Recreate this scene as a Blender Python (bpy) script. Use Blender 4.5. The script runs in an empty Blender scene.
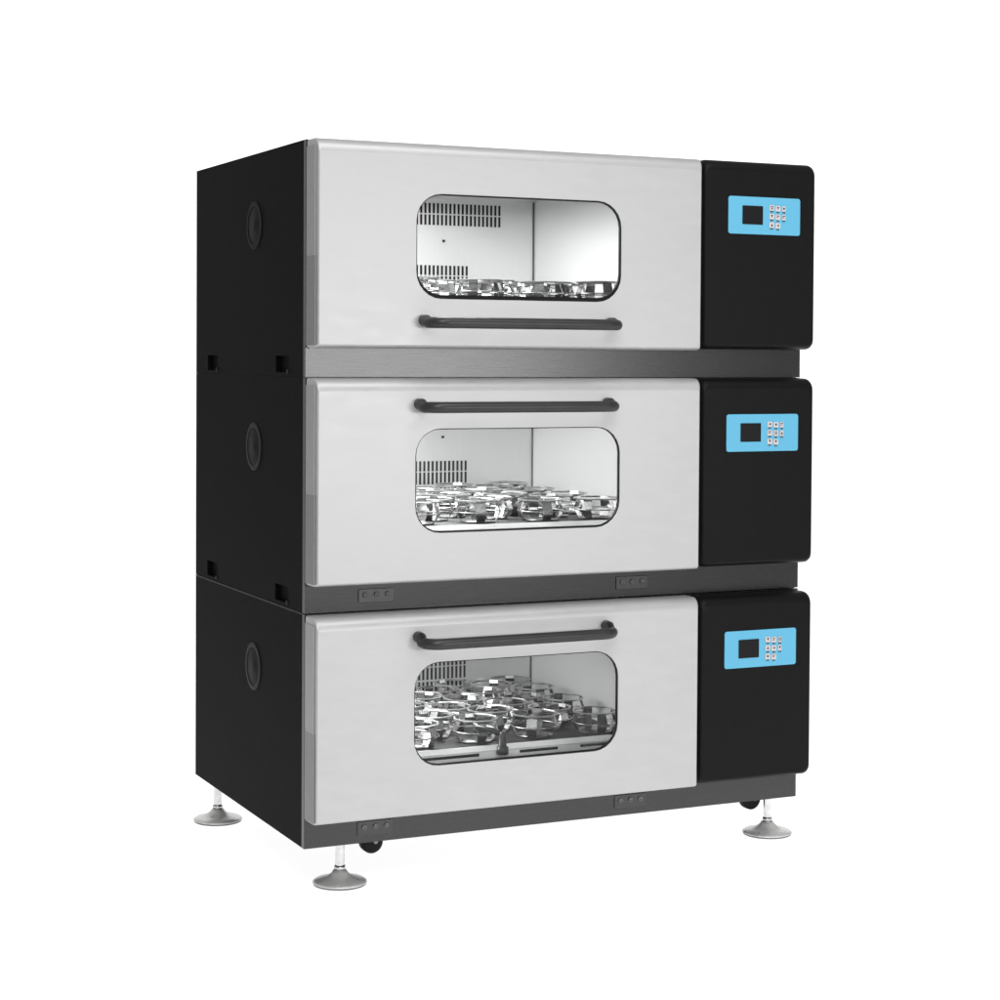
import bpy, math, random
from mathutils import Vector, Matrix
random.seed(7)
S = bpy.context.scene
COL = S.collection
PI = math.pi

# ------------------------------------------------------------------ sizes (metres)
U = 1.2118 / 3            # height of one unit
FZ = 0.088                # height of the cabinet bottom above the floor
W, D = 1.0, 0.656         # cabinet width and depth
DT = 0.054                # how far the doors stand proud of the front
SPLIT = 0.7514            # joint between door and control housing
OX, OY = 0.5, 0.33        # origin of a unit (middle of its base)

# ------------------------------------------------------------------ materials
def mat(name, base, metallic=0.0, rough=0.5, spec=0.5, brush=None, vary=0.0, vscale=40.0, bump=0.0, bscale=300.0, rvary=0.0):
    m = bpy.data.materials.new(name); m.use_nodes = True
    nt = m.node_tree; n = nt.nodes; l = nt.links
    p = n['Principled BSDF']
    p.inputs['Base Color'].default_value = (*base, 1)
    p.inputs['Metallic'].default_value = metallic
    p.inputs['Roughness'].default_value = rough
    p.inputs['Specular IOR Level'].default_value = spec
    tc = n.new('ShaderNodeTexCoord')
    mp = n.new('ShaderNodeMapping'); l.new(tc.outputs['Object'], mp.inputs['Vector'])
    if brush: mp.inputs['Scale'].default_value = brush
    if vary or rvary:
        t = n.new('ShaderNodeTexNoise'); t.inputs['Scale'].default_value = vscale; t.inputs['Detail'].default_value = 5
        l.new(mp.outputs['Vector'], t.inputs['Vector'])
        if vary:
            r = n.new('ShaderNodeMapRange')
            r.inputs['From Min'].default_value = .3; r.inputs['From Max'].default_value = .7
            r.inputs['To Min'].default_value = 1 - vary; r.inputs['To Max'].default_value = 1 + vary
            l.new(t.outputs['Fac'], r.inputs['Value'])
            mx = n.new('ShaderNodeMix'); mx.data_type = 'RGBA'; mx.blend_type = 'MULTIPLY'
            mx.inputs['Factor'].default_value = 1
            mx.inputs['A'].default_value = (*base, 1)
            l.new(r.outputs['Result'], mx.inputs['B']); l.new(mx.outputs['Result'], p.inputs['Base Color'])
        if rvary:
            r2 = n.new('ShaderNodeMapRange')
            r2.inputs['From Min'].default_value = .3; r2.inputs['From Max'].default_value = .7
            r2.inputs['To Min'].default_value = max(0, rough - rvary); r2.inputs['To Max'].default_value = rough + rvary
            l.new(t.outputs['Fac'], r2.inputs['Value']); l.new(r2.outputs['Result'], p.inputs['Roughness'])
    if bump:
        t2 = n.new('ShaderNodeTexNoise'); t2.inputs['Scale'].default_value = bscale; t2.inputs['Detail'].default_value = 3
        l.new(mp.outputs['Vector'], t2.inputs['Vector'])
        b = n.new('ShaderNodeBump'); b.inputs['Strength'].default_value = bump; b.inputs['Distance'].default_value = .001
        l.new(t2.outputs['Fac'], b.inputs['Height']); l.new(b.outputs['Normal'], p.inputs['Normal'])
    return m

M = {}
M['black_coat'] = mat('black_powder_coat', (.0065, .0065, .0065), 0, .6, .03, vary=.12, vscale=60, bump=.10, bscale=700)
M['recess_dark'] = mat('recess_black', (.0035, .0037, .0037), 0, .7, .06)
M['black_plastic'] = mat('black_housing_plastic', (.0068, .0068, .0068), 0, .42, .11, vary=.06, vscale=50, bump=.05, bscale=900)
M['door_steel'] = mat('brushed_silver_door', (.505, .505, .505), .40, .45, .4, brush=(1, 1, 3), vary=.028, vscale=22, rvary=.03)
M['frame_steel'] = mat('dark_brushed_steel', (.070, .070, .070), .9, .27, .4, brush=(1, 1, 60), vary=.02, vscale=18, rvary=.015)
M['liner'] = mat('chamber_stainless_steel', (.72, .72, .72), .38, .36, .5, brush=(30, 30, 1), vary=.012, vscale=9)
M['door_inside'] = mat('dark_door_lining', (.10, .10, .10), .2, .5, .4)
M['platform'] = mat('satin_aluminium_platform', (.84, .84, .84), .15, .4, .5, vary=.04, vscale=30)
M['deck'] = mat('dark_platform_deck', (.018, .018, .018), .0, .6, .12, vary=.25, vscale=30)
M['clamp'] = mat('polished_spring_steel', (.43, .43, .43), 1.0, .22, .5, vary=.08, vscale=60, rvary=.05)
M['clamp_rim'] = mat('satin_spring_steel', (.56, .56, .56), .9, .32, .5, vary=.1, vscale=80)
M['clamp_base'] = mat('clamp_base_steel', (.10, .10, .10), .9, .35, .5)
M['chrome'] = mat('polished_chrome', (.74, .74, .73), .35, .30, .5, vary=.08, vscale=60, rvary=.05)
M['zinc'] = mat('zinc_plated_steel', (.72, .72, .72), 1.0, .25, .5, vary=.1, vscale=120)
M['handle'] = mat('dark_grey_handle', (.032, .032, .034), .25, .36, .5, vary=.12, vscale=30)
M['rubber'] = mat('black_rubber', (.006, .006, .006), 0, .6, .2)
M['slot_dark'] = mat('vent_slot_dark', (.012, .012, .012), 0, .8, .1)
M['blue'] = mat('sky_blue_overlay', (.120, .44, .645), 0, .42, .3, vary=.012, vscale=200)
M['display'] = mat('dark_display_glass', (.008, .008, .009), 0, .3, .2)
M['key'] = mat('pale_key', (.62, .55, .54), 0, .5, .3)
M['ink'] = mat('dark_print', (.035, .05, .06), 0, .6, .2)
M['port'] = mat('port_grey_plastic', (.013, .0135, .0135), 0, .55, .15)
M['port_dark'] = mat('port_plug_black', (.006, .006, .006), 0, .6, .12)
M['hinge'] = mat('hinge_cover_grey', (.080, .080, .080), .9, .32, .4)
M['screw'] = mat('screw_head_steel', (.16, .16, .16), .85, .4, .5)
M['trim'] = mat('dark_edge_trim', (.25, .255, .25), .4, .5, .4, vary=.05, vscale=60)  # darker lower tone of the reflection painted on the door edge
M['trim_light'] = mat('grey_edge_trim', (.36, .36, .36), .3, .5, .4, vary=.03, vscale=60)  # lighter upper tone of that painted reflection
M['pad'] = mat('grey_rubber_pad', (.16, .16, .16), 0, .6, .3)
M['flange'] = mat('worn_black_edge', (.045, .045, .045), 0, .5, .2, vary=.3, vscale=40)  # paler than the cabinet coat
M['corner_seal'] = mat('grey_corner_seal', (.08, .08, .08), 0, .5, .3)
M['lamp_body'] = mat('white_lamp_housing', (.6, .6, .6), 0, .5, .4)
M['wheel_hub'] = mat('caster_hub', (.25, .25, .25), .6, .35, .5)

# clear acrylic pane: transparent plus a little mirror
gm = bpy.data.materials.new('clear_window_glass'); gm.use_nodes = True
nt = gm.node_tree; nt.nodes.clear()
o_ = nt.nodes.new('ShaderNodeOutputMaterial'); tr = nt.nodes.new('ShaderNodeBsdfTransparent'); gl = nt.nodes.new('ShaderNodeBsdfGlossy')
fr = nt.nodes.new('ShaderNodeFresnel'); mx = nt.nodes.new('ShaderNodeMixShader')
tr.inputs['Color'].default_value = (.965, .97, .97, 1); gl.inputs['Roughness'].default_value = .03; fr.inputs['IOR'].default_value = 1.28
nt.links.new(fr.outputs[0], mx.inputs[0]); nt.links.new(tr.outputs[0], mx.inputs[1]); nt.links.new(gl.outputs[0], mx.inputs[2])
nt.links.new(mx.outputs[0], o_.inputs['Surface'])
M['glass'] = gm

# white translucent sheet, made up to let added lamps wash out shadows
am = bpy.data.materials.new('white_translucent_acrylic'); am.use_nodes = True
nt = am.node_tree; nt.nodes.clear()
o_ = nt.nodes.new('ShaderNodeOutputMaterial'); df = nt.nodes.new('ShaderNodeBsdfDiffuse'); tl = nt.nodes.new('ShaderNodeBsdfTranslucent'); mx = nt.nodes.new('ShaderNodeMixShader')
df.inputs['Color'].default_value = (.95, .95, .95, 1); tl.inputs['Color'].default_value = (.95, .95, .95, 1); mx.inputs[0].default_value = .55
nt.links.new(df.outputs[0], mx.inputs[1]); nt.links.new(tl.outputs[0], mx.inputs[2]); nt.links.new(mx.outputs[0], o_.inputs['Surface'])
M['acrylic'] = am

# ------------------------------------------------------------------ mesh builder
class MB:
    def __init__(s): s.v = []; s.f = []; s.mi = []; s.sm = []; s.cur = 0
    def add(s, vs, fs, smooth=False):
        b = len(s.v); s.v += [tuple(x) for x in vs]
        for f in fs: s.f.append([b + i for i in f]); s.mi.append(s.cur); s.sm.append(smooth)
    def box(s, x0, x1, y0, y1, z0, z1):
        vs = [(x, y, z) for x in (x0, x1) for y in (y0, y1) for z in (z0, z1)]
        s.add(vs, [(0, 1, 3, 2), (4, 6, 7, 5), (0, 4, 5, 1), (2, 3, 7, 6), (0, 2, 6, 4), (1, 5, 7, 3)])
    def loops(s, L, close=True, cap0=False, cap1=False, smooth=True):
        n = len(L[0]); vs = [p for lp in L for p in lp]; fs = []
        for i in range(len(L) - 1):
            for j in range(n if close else n - 1):
                k = (j + 1) % n
                fs.append((i*n + j, i*n + k, (i+1)*n + k, (i+1)*n + j))
        s.add(vs, fs, smooth)
        b = len(s.v) - len(vs)
        if cap0: s.f.append([b + j for j in range(n)][::-1]); s.mi.append(s.cur); s.sm.append(False)
        if cap1: s.f.append([b + (len(L)-1)*n + j for j in range(n)]); s.mi.append(s.cur); s.sm.append(False)
    def lathe(s, prof, c, axis='z', n=40, cap0=False, cap1=False):
        L = []
        for r, h in prof:
            lp = []
            for j in range(n):
                a = 2*PI*j/n; u, v = r*math.cos(a), r*math.sin(a)
                lp.append({'z': (c[0]+u, c[1]+v, c[2]+h), 'y': (c[0]+u, c[1]+h, c[2]+v), 'x': (c[0]+h, c[1]+u, c[2]+v)}[axis])
            L.append(lp)
        s.loops(L, cap0=cap0, cap1=cap1)
    def tube(s, path, r, n=14, caps=True, rads=None):
        L = []; up = Vector((0, 0, 1))
        for i, p in enumerate(path):
            p = Vector(p)
            t = (Vector(path[min(i+1, len(path)-1)]) - Vector(path[max(i-1, 0)])).normalized()
            a = t.cross(up)
            if a.length < 1e-4: a = t.cross(Vector((0, 1, 0)))
            a.normalize(); b = a.cross(t)
            rr = rads[i] if rads else r
            L.append([tuple(p + a*rr*math.cos(2*PI*j/n) + b*rr*math.sin(2*PI*j/n)) for j in range(n)])
        s.loops(L, cap0=caps, cap1=caps)
    def holed(s, us, vs_, holes, fn):
        """a sheet split at us x vs_, without the cells that lie in a hole (u0,u1,v0,v1); fn maps (u,v) to a point"""
        us = sorted(set(us) | {h[k] for h in holes for k in (0, 1)}); vs_ = sorted(set(vs_) | {h[k] for h in holes for k in (2, 3)})
        pts = [fn(u, v) for u in us for v in vs_]; m = len(vs_); fs = []
        for i in range(len(us)-1):
            for j in range(m-1):
                cu, cv = (us[i]+us[i+1])/2, (vs_[j]+vs_[j+1])/2
                if any(h[0] < cu < h[1] and h[2] < cv < h[3] for h in holes): continue
                fs.append((i*m+j, (i+1)*m+j, (i+1)*m+j+1, i*m+j+1))
        s.add(pts, fs)
    def mesh(s, name, mats, fix=True):
        me = bpy.data.meshes.new(name); me.from_pydata(s.v, [], s.f)
        for m in mats: me.materials.append(m)
        for p, i, k in zip(me.polygons, s.mi, s.sm): p.material_index = i; p.use_smooth = k
        me.update()
        if fix:
            import bmesh
            bm = bmesh.new(); bm.from_mesh(me); bmesh.ops.recalc_face_normals(bm, faces=bm.faces); bm.to_mesh(me); bm.free()
        return me

def link(name, me, parent=None, loc=(0, 0, 0), rotz=0):
    o = bpy.data.objects.new(name, me); COL.objects.link(o)
    o.location = loc; o.rotation_euler = (0, 0, rotz)
    if parent: o.parent = parent
    return o

def bevel(o, w, seg=2):
    b = o.modifiers.new('bevel', 'BEVEL'); b.width = w; b.segments = seg; b.limit_method = 'ANGLE'; b.angle_limit = .6
    return o

def rrect(x0, x1, z0, z1, r, y, n=7):
    """a rounded rectangle loop in the plane y"""
    P = []
    for cx, cz, a0 in ((x1-r, z1-r, 0), (x0+r, z1-r, 90), (x0+r, z0+r, 180), (x1-r, z0+r, 270)):
        for k in range(n):
            a = math.radians(a0 + 90*k/(n-1)); P.append((cx + r*math.cos(a), y, cz + r*math.sin(a)))
    return P

# everything of a unit is modelled in its own frame: x from its left side, y from its front, z from its bottom
def part(name, mb, mats, parent, off=True):
    if off: mb.v = [(x-OX, y-OY, z) for x, y, z in mb.v]
    if not isinstance(mats, (list, tuple)): mats = [mats]
    return link(name, mb.mesh(name, mats), parent)

# ------------------------------------------------------------------ shared small meshes
def clamp_mesh():
    """spring flask clamp: base disc, six fingers that belly out and close again, a wire ring round them, a lip on top"""
    b = MB(); b.cur = 1
    b.lathe([(.0, .0), (.034, .0), (.036, .001), (.036, .0025), (.0, .0025)], (0, 0, 0), n=24)
    b.cur = 0
    prof = [(.026, .0026), (.037, .0030), (.0452, .0175), (.0455, .0215), (.0395, .0365), (.0412, .0430)]
    n4 = 4
    for q in range(n4):
        a = 2*PI*q/n4 + .26
        ca, sa = math.cos(a), math.sin(a)
        Lo = []; Li = []
        for (r, z), hw in zip(prof, (.008, .009, .0105, .0105, .0095, .009)):
            Lo.append([(r*ca - t*sa, r*sa + t*ca, z) for t in (-hw, hw)])
            Li.append([((r-.0011)*ca - t*sa, (r-.0011)*sa + t*ca, z) for t in (hw, -hw)])
        b.loops([o + i for o, i in zip(Lo, Li)], cap0=True, cap1=True, smooth=False)
    # many-sided lip round the top and a coil spring round the belly
    b.cur = 2
    O = [[(rr*math.cos(2*PI*k/10 + .26 + PI/10), rr*math.sin(2*PI*k/10 + .26 + PI/10), z) for k in range(10)] for rr, z in ((.0445, .0394), (.0472, .0412), (.0474, .0424), (.0440, .0430), (.0430, .0418), (.0445, .0394))]
    b.loops(O, smooth=False)
    b.cur = 0
    r, z, rr, n = .0462, .0195, .0013, 20
    L = []
    for k in range(n + 1):
        a = 2*PI*k/n + .26
        L.append([((r + rr*math.cos(t))*math.cos(a), (r + rr*math.cos(t))*math.sin(a), z + rr*math.sin(t)) for t in [2*PI*j/6 for j in range(6)]])
    b.loops(L)
    return b.mesh('flask_clamp', [M['clamp'], M['clamp_base'], M['clamp_rim']])
CLAMP = clamp_mesh()

def screw_mesh():
    b = MB()
    b.lathe([(.0048, 0), (.0048, -.0016), (.0040, -.0022), (.0028, -.0022), (.0026, -.0012), (.0, -.0012)], (0, 0, 0), axis='y', n=18)
    return b.mesh('screw', [M['screw']])
SCREW = screw_mesh()

# ------------------------------------------------------------------ one incubator
CH = (.05, .70, .056, .362, .55)          # chamber x0 x1 z0 z1 depth

def make_incubator(i, label, handle_low, lower_hinge, upper_vent, lamp_w, lamp_x, name='shaking_incubator'):
    g = .0012 if i == 0 else .0002                               # joint between stacked units
    zt = U - g
    root = bpy.data.objects.new(name, None); COL.objects.link(root)
    root.location = (OX, OY, FZ + i*U); root.empty_display_size = .1
    root['label'] = label; root['category'] = 'incubator'; root['group'] = 'incubators in one stack'

    # --- black cabinet shell, its left side pierced by two lifting recesses
    recs = [(.088, .160, .007, .036), (.508, .576, .007, .036)] if i else []
    b = MB(); yf = .012
    b.holed([yf, D], [0, zt], recs, lambda y, z: (0, y, z))
    b.holed([yf, D], [0, zt], [], lambda y, z: (W, y, z))
    b.holed([0, W], [yf, D], [], lambda x, y: (x, y, zt))
    b.holed([0, W], [yf, D], [], lambda x, y: (x, y, 0))
    b.holed([0, W], [0, zt], [], lambda x, z: (x, D, z))
    part('cabinet', b, M['black_coat'], root)
    for y0, y1, z0, z1 in recs:
        b = MB(); dp = .009; e = .0006
        vs = [(x, y, z) for x in (.0002, dp) for y in (y0, y1) for z in (z0, z1)]
        b.add(vs, [(4, 6, 7, 5), (0, 4, 5, 1), (2, 3, 7, 6), (0, 2, 6, 4), (1, 5, 7, 3)])
        r = part('lifting_recess', b, M['recess_dark'], root)
        b = MB(); b.lathe([(0, -.0022), (.0036, -.0022), (.0044, -.0012), (.0044, .0)], (0, y0 + .004, z0 + .002), axis='x', n=14)
        part('screw', b, M['port'], r)

    if i == 0:                              # folded upper edge that shows as a fine pale line at the joint
        b = MB(); b.box(-.0007, -.0001, yf, D, zt - .0016, zt + .0004)
        part('top_flange', b, M['flange'], root)
    # --- steel front frame with the chamber opening
    x0, x1, z0, z1, dc = CH
    b = MB()
    for y in (0, yf): b.holed([-.0008, W], [.0004, zt - .0004], [(x0, x1, z0, z1)], lambda x, z, y=y: (x, y, z))
    for (xa, za), (xb, zb) in ((( -.0008, .0004), (-.0008, zt-.0004)), ((W, .0004), (W, zt-.0004)), ((-.0008, .0004), (W, .0004)), ((-.0008, zt-.0004), (W, zt-.0004)),
                               ((x0, z0), (x0, z1)), ((x1, z0), (x1, z1)), ((x0, z0), (x1, z0)), ((x0, z1), (x1, z1))):
        b.add([(xa, 0, za), (xb, 0, zb), (xb, yf, zb), (xa, yf, za)], [(0, 1, 2, 3)])
    part('front_frame', b, M['frame_steel'], root)

    # --- chamber liner: five sheets with folded back corners
    b = MB(); e = .0005
    rb = .006
    outline = [(x0, yf), (x0, dc - rb)] + [(x0 + rb - rb*math.cos(a), dc - rb + rb*math.sin(a)) for a in (PI/6, PI/3)] + [(x0 + rb, dc), (x1 - .0012, dc), (x1 - .0006, dc + .004), (x1, dc), (x1, yf)]
    b.loops([[(x, y, z) for x, y in outline] for z in (z0, z1)], close=False, smooth=False)
    b.holed([x0, x1], [yf, dc], [], lambda x, y: (x, y, z1))
    b.holed([x0, x1], [yf, dc], [], lambda x, y: (x, y, z0))
    ch = part('chamber', b, M['liner'], root)
    v = MB(); v.box(x1 - .0030, x1 - .0004, dc - .0030, dc - .0004, z0 + .001, z1 - .001)
    part('corner_seal', v, M['corner_seal'], ch)
    def vent(xa, xb, rows, pitch=.0093, fill=.52):
        v = MB()
        n = int(round((xb - xa)/pitch))
        for za, zb in rows:
            for k in range(n):
                xr = xb - k*pitch
                v.add([(xr - pitch*fill, dc - .0008, za), (xr, dc - .0008, za), (xr, dc - .0008, zb), (xr - pitch*fill, dc - .0008, zb)], [(0, 1, 2, 3)])
        part('air_vent', v, M['slot_dark'], ch)
    vent(.24, .5475, [(.1495, .1725), (.1765, .2015), (.2035, .2245)] if not upper_vent else [(.1495, .1725), (.1765, .2015), (.2035, .2235)])
    if upper_vent: vent(.20, .6215, [(.306, .3275), (.330, .351)])
    if upper_vent is not None:
        v = MB(); v.lathe([(.0026, 0), (.0026, -.004), (.0, -.0045)], (.4925, dc, .274), axis='y', n=12)
        part('probe', v, M['slot_dark'], ch)

    # --- lamp over the chamber
    if lamp_w:
        b = MB(); b.box(lamp_x - .18, lamp_x + .18, .11, .37, z1 - .012, z1 - .0006)
        lb = part('chamber_lamp', b, M['lamp_body'], root)
        ld = bpy.data.lights.new('chamber_light', 'AREA'); ld.shape = 'RECTANGLE'; ld.size = .34; ld.size_y = .24; ld.energy = lamp_w
        lo = bpy.data.objects.new('chamber_light', ld); COL.objects.link(lo); lo.parent = lb; lo.location = (lamp_x - OX, .24 - OY, z1 - .0135)

    # --- shaker platform with clamps
    pz = .136; px0, px1, py0, py1 = .075, .678, .055, .532
    b = MB(); b.cur = 1
    b.box(px0, px1, py0 + .012, py1, pz - .004, pz - .0005)
    b.cur = 0
    sec = [(py0 + .0115, pz - .0085), (py0, pz - .0085), (py0 - .001, pz - .0065), (py0 + .0085, pz + .0008), (py0 + .0115, pz + .0008)]
    b.loops([[(x, y, z) for y, z in sec] for x in (px0, px1)], cap0=True, cap1=True, smooth=False)
    b.box(px0, px1, py1 + .0002, py1 + .0045, pz - .010, pz + .004)
    b.box(px0, px0 + .004, py0 + .012, py1, pz - .0004, pz + .004)
    b.box(px1 - .004, px1, py0 + .012, py1, pz - .0004, pz + .004)
    pl = part('shaker_platform', b, [M['platform'], M['deck']], root)
    b = MB()                                # lower rail with slots
    holes = [(.100, .205, pz - .0165, pz - .0105), (.240, .355, pz - .0165, pz - .0105), (.435, .515, pz - .0165, pz - .0105), (.56, .645, pz - .0165, pz - .0105)]
    b.holed([px0, px1], [pz - .034, pz - .0088], holes, lambda x, z: (x, py0 + .001, z))
    b.holed([px0, px1], [pz - .034, pz - .0088], holes, lambda x, z: (x, py0 + .004, z))
    part('slotted_rail', b, M['platform'], pl)
    b = MB()
    ph = .026
    b.lathe([(.0, ph), (.006, ph), (.0075, ph - .003), (.0075, .0), (.011, -.001), (.011, -.014), (.0, -.014)], (.398, py0 - .004, pz), n=20)
    if i == 0: b.tube([(.398, py0 - .004, pz + .022), (.378, py0 + .004, pz + .029), (.350, py0 + .012, pz + .036)], .0045, n=10)
    if i == 0: part('platform_lock', b, M['handle'], pl)
    b = MB(); b.box(.15, .60, .12, .47, z0 + .001, pz - .006)
    part('drive_housing', b, M['deck'], root)
    rows = [(.118, .130), (.184, .190), (.250, .130), (.316, .190), (.382, .130), (.446, .190), (.502, .130)]
    rnd = random.Random(11 + i)
    first = None
    for ry, rx in rows:
        for k in range(5):
            x = rx + k*.1235
            if x > px1 - .03: continue
            c = bpy.data.objects.new('flask_clamp', CLAMP) if first is None else first.copy()
            if first is None: first = c
            COL.objects.link(c); c.parent = pl
            c.location = (x - OX + rnd.uniform(-.004, .004), ry - OY + rnd.uniform(-.003, .003), pz + .0003)
            k_ = rnd.uniform(.90, .95); c.scale = (k_, k_, rnd.uniform(.92, 1.04))
            c.rotation_euler = (0, 0, rnd.uniform(0, 2*PI))

    # --- door: rounded sheet-steel shell with a window
    def shell(x0, x1, z0, z1, side, top, bot, r, hole=None, right=None):
        """profile loops from the back edge to the front face"""
        right = side if right is None else right
        yb = -.0035; nb = 7; br = .022
        L = [rrect(x0, x1, z0, z1, r, yb)]
        for k in range(nb):
            a = PI/2*k/(nb-1); f = 1 - math.cos(a)
            y = -(DT - br) - br*math.sin(a)
            L.append(rrect(x0 + side*f, x1 - right*f, z0 + bot*f, z1 - top*f, r, y))
        return L
    dz0, dz1 = .0500, zt - .001
    b = MB()
    L = shell(.0, SPLIT - .0015, dz0, dz1, .004, .022, .006, .004, right=.006)
    b.loops(L)
    wx0, wx1, wz0, wz1, wr = .1795, .5795, .135, .3165, .047
    b.loops([L[-1], rrect(wx0, wx1, wz0, wz1, wr, -DT)], smooth=False)
    b.loops([rrect(wx0, wx1, wz0, wz1, wr, -DT), rrect(wx0 + .0006, wx1 - .0006, wz0 + .0006, wz1 - .0006, wr, -DT + .0006), rrect(wx0 + .0006, wx1 - .0006, wz0 + .0006, wz1 - .0006, wr, -DT + .0055)], smooth=False)
    b.cur = 1
    cav = (.09, .68, .085, .352)
    b.loops([rrect(wx0 + .0006, wx1 - .0006, wz0 + .0006, wz1 - .0006, wr, -DT + .0055), rrect(*cav, .03, -DT + .0056), rrect(*cav, .03, -.0035), L[0]], smooth=False)
    door = part('door', b, [M['door_steel'], M['door_inside']], root)
    b = MB(); e = .001
    b.loops([rrect(wx0 + e, wx1 - e, wz0 + e, wz1 - e, wr, -DT + .0062), rrect(wx0 + e, wx1 - e, wz0 + e, wz1 - e, wr, -DT + .0095)], cap0=True, cap1=True, smooth=False)
    part('window_pane', b, M['glass'], door)
    # rubber gasket round the window: sits in the opening, thicker below on the top unit
    gl, gr, gb, gt = (.0012, .0028, .0070, .0022) if handle_low else (.0014, .0022, .0030, .0013)
    b = MB(); e = .0008
    A = lambda y: rrect(wx0 + e, wx1 - e, wz0 + e, wz1 - e, wr, y)
    B = lambda y: rrect(wx0 + e + gl, wx1 - e - gr, wz0 + e + gb, wz1 - e - gt, wr - .003, y)
    b.loops([A(-DT + .0060), A(-DT + .0012), B(-DT + .0012), B(-DT + .0060)], smooth=False)
    part('window_gasket', b, M['rubber'], door)
    # handle
    hz = .0940 if handle_low else .3535; hd = hz + (.004 if handle_low else .005 if i else .008)
    yb = -.100; xl, xr = (.194, .5575) if handle_low else (.1865, .5525); rb = .027
    path = [(xl, -DT + .001, hd), (xl, -DT - .012, hd)]
    path += [(xl + rb - rb*math.cos(a), yb + rb - rb*math.sin(a), hz) for a in [PI/2*k/7 for k in range(8)]]
    path += [(xl + (xr - xl)*t, yb, hz) for t in (.25, .5, .75)]
    path += [(xr - rb + rb*math.sin(a), yb + rb - rb*math.cos(a), hz) for a in [PI/2*k/7 for k in range(8)]]
    path += [(xr, -DT - .012, hd), (xr, -DT + .001, hd)]
    n = len(path); rads = [.0096]*n
    for k, rr in ((0, .0100), (1, .0097)):
        rads[k] = rr; rads[n-1-k] = rr
    b = MB(); b.tube(path, .0096, n=18, rads=rads)
    part('handle', b, M['handle'], door)
    # reflection step on the door's left side, painted as dark and light strips
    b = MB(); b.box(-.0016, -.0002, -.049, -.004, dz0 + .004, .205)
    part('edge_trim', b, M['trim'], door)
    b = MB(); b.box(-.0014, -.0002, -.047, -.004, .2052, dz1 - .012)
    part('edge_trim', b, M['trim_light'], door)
    # seal between door and frame
    b = MB()
    b.loops([rrect(.004, SPLIT - .004, dz0 - .0022, dz1 - .004, .002, y) for y in (-.0034, -.0003)] , smooth=False)
    part('door_seal', b, M['rubber'], door)

    # --- control housing
    b = MB()
    L = shell(SPLIT + .0005, W, dz0 + .003 , dz1, .004, .020, .010, .014, right=.010)
    b.loops(L, cap0=True, cap1=True)
    part('control_housing', b, M['black_plastic'], root)
    b = MB(); yp = -DT
    b.loops([rrect(.8025, .9600, .2668, .3362, .005, yp - .0004), rrect(.8025, .9600, .2668, .3362, .005, yp - .0014), rrect(.8032, .9593, .2675, .3355, .005, yp - .0018)], cap0=True, cap1=True, smooth=False)
    pan = part('control_panel', b, M['blue'], root)
    b = MB()
    b.loops([rrect(.8325, .8770, .2850, .3195, .001, yp - .0019), rrect(.8325, .8770, .2850, .3195, .001, yp - .0026)], cap0=True, cap1=True, smooth=False)
    part('display', b, M['display'], pan)
    marks = {0: 'v', 1: 'bars', 2: 'up', 3: 'left', 4: 'dot', 5: 'bars', 6: 'ring', 7: 'v'}
    keys = [(.8965, .3160), (.9100, .3150), (.8965, .3000), (.9100, .2990), (.8965, .2840), (.9100, .2830), (.9230, .3150), (.9230, .2990)]
    for q, (kx, kz) in enumerate(keys):
        b = MB(); y1, y2, y3 = yp - .0019, yp - .0028, yp - .0032
        pale = True
        s = .0052 if q < 6 else .0036
        b.loops([rrect(kx - s, kx + s, kz - .0042, kz + .0062, .0015, y1, 4), rrect(kx - s, kx + s, kz - .0042, kz + .0062, .0015, y2, 4)], cap0=True, cap1=True, smooth=False)
        b.cur = 1
        def q4(xa, xb, za, zb): b.box(kx + xa, kx + xb, y3, y2 - .00005, kz + za, kz + zb)
        k = marks[(q + i*3) % 8]
        if k == 'v': b.add([(kx - .0025, y3, kz + .004), (kx + .0025, y3, kz + .004), (kx, y3, kz - .001)], [(0, 1, 2)])
        elif k == 'up': b.add([(kx - .0025, y3, kz - .001), (kx + .0025, y3, kz - .001), (kx, y3, kz + .004)], [(0, 1, 2)])
        elif k == 'left': b.add([(kx + .002, y3, kz + .004), (kx + .002, y3, kz - .001), (kx - .0025, y3, kz + .0015)], [(0, 1, 2)])
        elif k == 'bars': q4(-.0028, .0026, .0028, .0042); q4(-.0028, .001, .0, .0012)
        elif k == 'dot': q4(-.0018, .0018, -.0002, .0034)
        else: q4(-.0026, .0026, .0032, .0042); q4(-.0026, .0026, -.001, .0); q4(-.0026, -.0016, .00002, .0031); q4(.0016, .0026, .00002, .0031)
        # caption under the key
        for cx in (-.0030, .0002): q4(cx, cx + .0024, -.0068, -.0048)
        part('key_button', b, [M['key'] if pale else M['blue'], M['ink']], pan)

    # --- cable port on the left side
    b = MB(); c = (0, .2815, .2735)
    b.lathe([(.0440, -.0003), (.0440, -.0010), (.0428, -.0018), (.0355, -.0018), (.0345, -.0012), (.0345, -.0003)], c, axis='x', n=48)
    po = part('cable_port', b, M['port'] if i < 2 else M['port_dark'], root)
    b = MB()
    b.lathe([(.0340, -.0004), (.0340, -.0008), (.0330, -.0011), (.0120, -.0009), (.0100, -.0016), (.0, -.0018)], c, axis='x', n=40)
    part('port_plug', b, M['port_dark'], po)

    # --- hinge covers on the rail under the door
    if lower_hinge:
        for hx in (.0965, .6020):
            b = MB(); b.box(hx, hx + .066, -.0018, -.0004, .0140, .0380)
            h = bevel(part('hinge_cover', b, M['hinge'], root), .0008)
            for k in range(3):
                link('screw', SCREW, h, (hx + .0125 + .0208*k - OX, -.0018 - OY, .0280))
    return root

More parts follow.
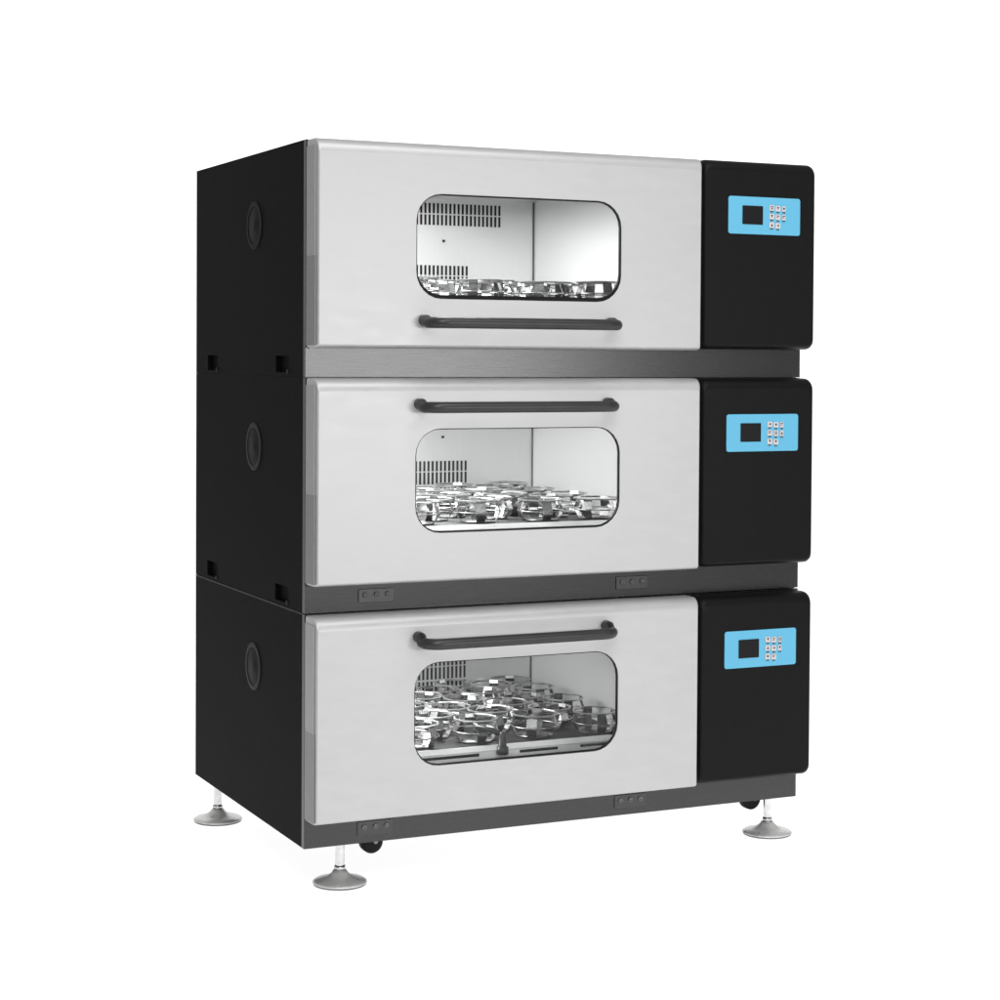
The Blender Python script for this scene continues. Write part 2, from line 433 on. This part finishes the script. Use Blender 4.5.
top = make_incubator(2, 'topmost incubator of the stack, the only one with its door handle below the window', True, False, True, 9.8, .27)
mid = make_incubator(1, 'middle incubator of the stack, bright inside, with its door handle above the window', False, True, False, 14.5, .27)
low = make_incubator(0, 'lowest incubator of the stack, darker inside, standing on metal levelling feet and casters', False, True, None, 6.8, .22)

# feet and casters belong to the lowest unit
for fx, fy in ((.093, .075), (.985, .076), (.033, .610), (.985, .610)):
    b = MB()
    b.lathe([(.0, -FZ + .0032), (.047, -FZ + .0032), (.0485, -FZ + .004), (.0480, -FZ + .0055), (.0440, -FZ + .0080), (.0330, -FZ + .0105), (.0220, -FZ + .0150), (.0145, -FZ + .0205), (.0120, -FZ + .0250), (.0, -FZ + .0250)], (fx, fy, 0), n=48)
    f = part('levelling_foot', b, M['chrome'], low)
    b = MB(); b.lathe([(.0, -FZ + .0003), (.0462, -FZ + .0003), (.0472, -FZ + .0012), (.0472, -FZ + .0030), (.0, -FZ + .0030)], (fx, fy, 0), n=48)
    part('foot_pad', b, M['pad'], f)
    b = MB(); L = []
    b.lathe([(.0105, -FZ + .0252), (.0105, -FZ + .0330)], (fx, fy, 0), n=6, cap0=True, cap1=True)
    part('nut', b, M['zinc'], f)
    b = MB(); prof = [(.0, -FZ + .0332)]
    z = -FZ + .0332; 
    while z < -.0035: prof += [(.0082, z), (.0074, z + .0011)]; z += .0022
    prof += [(.0080, -.002), (.0, -.002)]
    if True: prof[-2:] = [(.0130, -.0035), (.0130, -.0006), (.0, -.0006)]
    b.lathe(prof, (fx, fy, 0), n=24)
    part('stem', b, M['zinc'], f)
for cx, cy in ((.155, .085), (.958, .098)):
    b = MB()
    b.box(cx - .016, cx + .016, cy - .0136, cy + .0136, -.0055, -.0008)
    b.box(cx - .012, cx + .012, cy - .0135, cy - .0110, -.021, -.0057)
    b.box(cx - .012, cx + .012, cy + .0110, cy + .0135, -.021, -.0057)
    cst = part('caster', b, M['rubber'], low)
    b = MB()
    b.lathe([(.0, -.0105), (.010, -.0105), (.017, -.0100), (.0205, -.0075), (.0205, .0075), (.017, .0100), (.010, .0105), (.0, .0105)], (cx, cy, -.0205), axis='y', n=32)
    part('wheel', b, M['rubber'], cst)
    b = MB(); b.lathe([(.0, -.0165), (.003, -.0165), (.0045, -.0150), (.0045, -.0137)], (cx + .004, cy, -.0185), axis='y', n=14)
    part('axle_bolt', b, M['wheel_hub'], cst)

# ------------------------------------------------------------------ setting: white floor and upswept backdrop, made translucent for added lamps
b = MB(); b.add([(-6, -6, 0), (7, -6, 0), (7, 3, 0), (-6, 3, 0)], [(0, 1, 2, 3)])
fl = link('floor', b.mesh('floor', [M['acrylic']], False)); fl['kind'] = 'structure'
b = MB(); R = 1.2; L = []
for k in range(13):
    a = PI/2*k/12; L.append([(-2.4, 3.002 + R*math.sin(a), .0 + R - R*math.cos(a)), (7, 3.002 + R*math.sin(a), R - R*math.cos(a))])
L.append([(-2.4, 3.002 + R, 5.5), (7, 3.002 + R, 5.5)])
b.loops(L, close=False)
bd = link('backdrop', b.mesh('backdrop', [M['acrylic']], False)); bd['kind'] = 'structure'

# ------------------------------------------------------------------ light
def area(name, loc, target, sx, sy, power):
    ld = bpy.data.lights.new(name, 'AREA'); ld.shape = 'RECTANGLE'; ld.size = sx; ld.size_y = sy; ld.energy = power
    o = bpy.data.objects.new(name, ld); COL.objects.link(o); o.location = loc
    o.rotation_euler = (Vector(target) - Vector(loc)).to_track_quat('-Z', 'Y').to_euler()
    return o
area('table_light_below', (2.3, 1.45, -1.0), (2.3, 1.45, 0), 6.4, 6.0, 215)  # added lamp, shines through the floor to burn out the contact shadow
area('backdrop_light_behind', (2.9, 5.3, 2.0), (2.9, 4.0, 2.0), 6.0, 5, 200)  # added lamp, shines through the backdrop to keep it pure white
area('key_softbox', (-1.3, -3.4, 3.0), (.35, 0, .9), 1.6, 1.4, 56)
area('strip_softbox', (1.56, -3.9, .90), (.5, 0, .90), 1.65, .34, 34)
area('overhead_softbox', (.6, -1.8, 3.4), (.5, 0, .7), 2.2, 1.4, 40)

wd = bpy.data.worlds.new('World'); S.world = wd; wd.use_nodes = True
bg = wd.node_tree.nodes['Background']; bg.inputs['Color'].default_value = (1, 1, 1, 1); bg.inputs['Strength'].default_value = .36

# ------------------------------------------------------------------ camera
cd = bpy.data.cameras.new('camera'); cam = bpy.data.objects.new('camera', cd); COL.objects.link(cam)
r = Vector((.9049702, -.4254335, .0059344)); u = Vector((.0050799, .0247505, .9996808)); fw = Vector((.4254446, .9046512, -.0245596))
mw = Matrix((r, u, -fw)).transposed().to_4x4(); mw.translation = Vector((-1.1085, -3.1329, .8456 + FZ))
cam.matrix_world = mw
cd.sensor_width = 36; cd.lens = 1945.25/1000*36; cd.shift_x = 0; cd.shift_y = -(500 - 403.86)/1000
cd.clip_start = .05; cd.clip_end = 100
S.camera = cam

vs = S.view_settings; vs.view_transform = 'Standard'; vs.look = 'None'; vs.exposure = 0; vs.gamma = 1; vs.use_curve_mapping = False
S.render.film_transparent = False
S.cycles.use_denoising = True
S.cycles.max_bounces = 10; S.cycles.diffuse_bounces = 5; S.cycles.glossy_bounces = 6; S.cycles.transparent_max_bounces = 12
S.cycles.sample_clamp_indirect = 4; S.cycles.sample_clamp_direct = 5
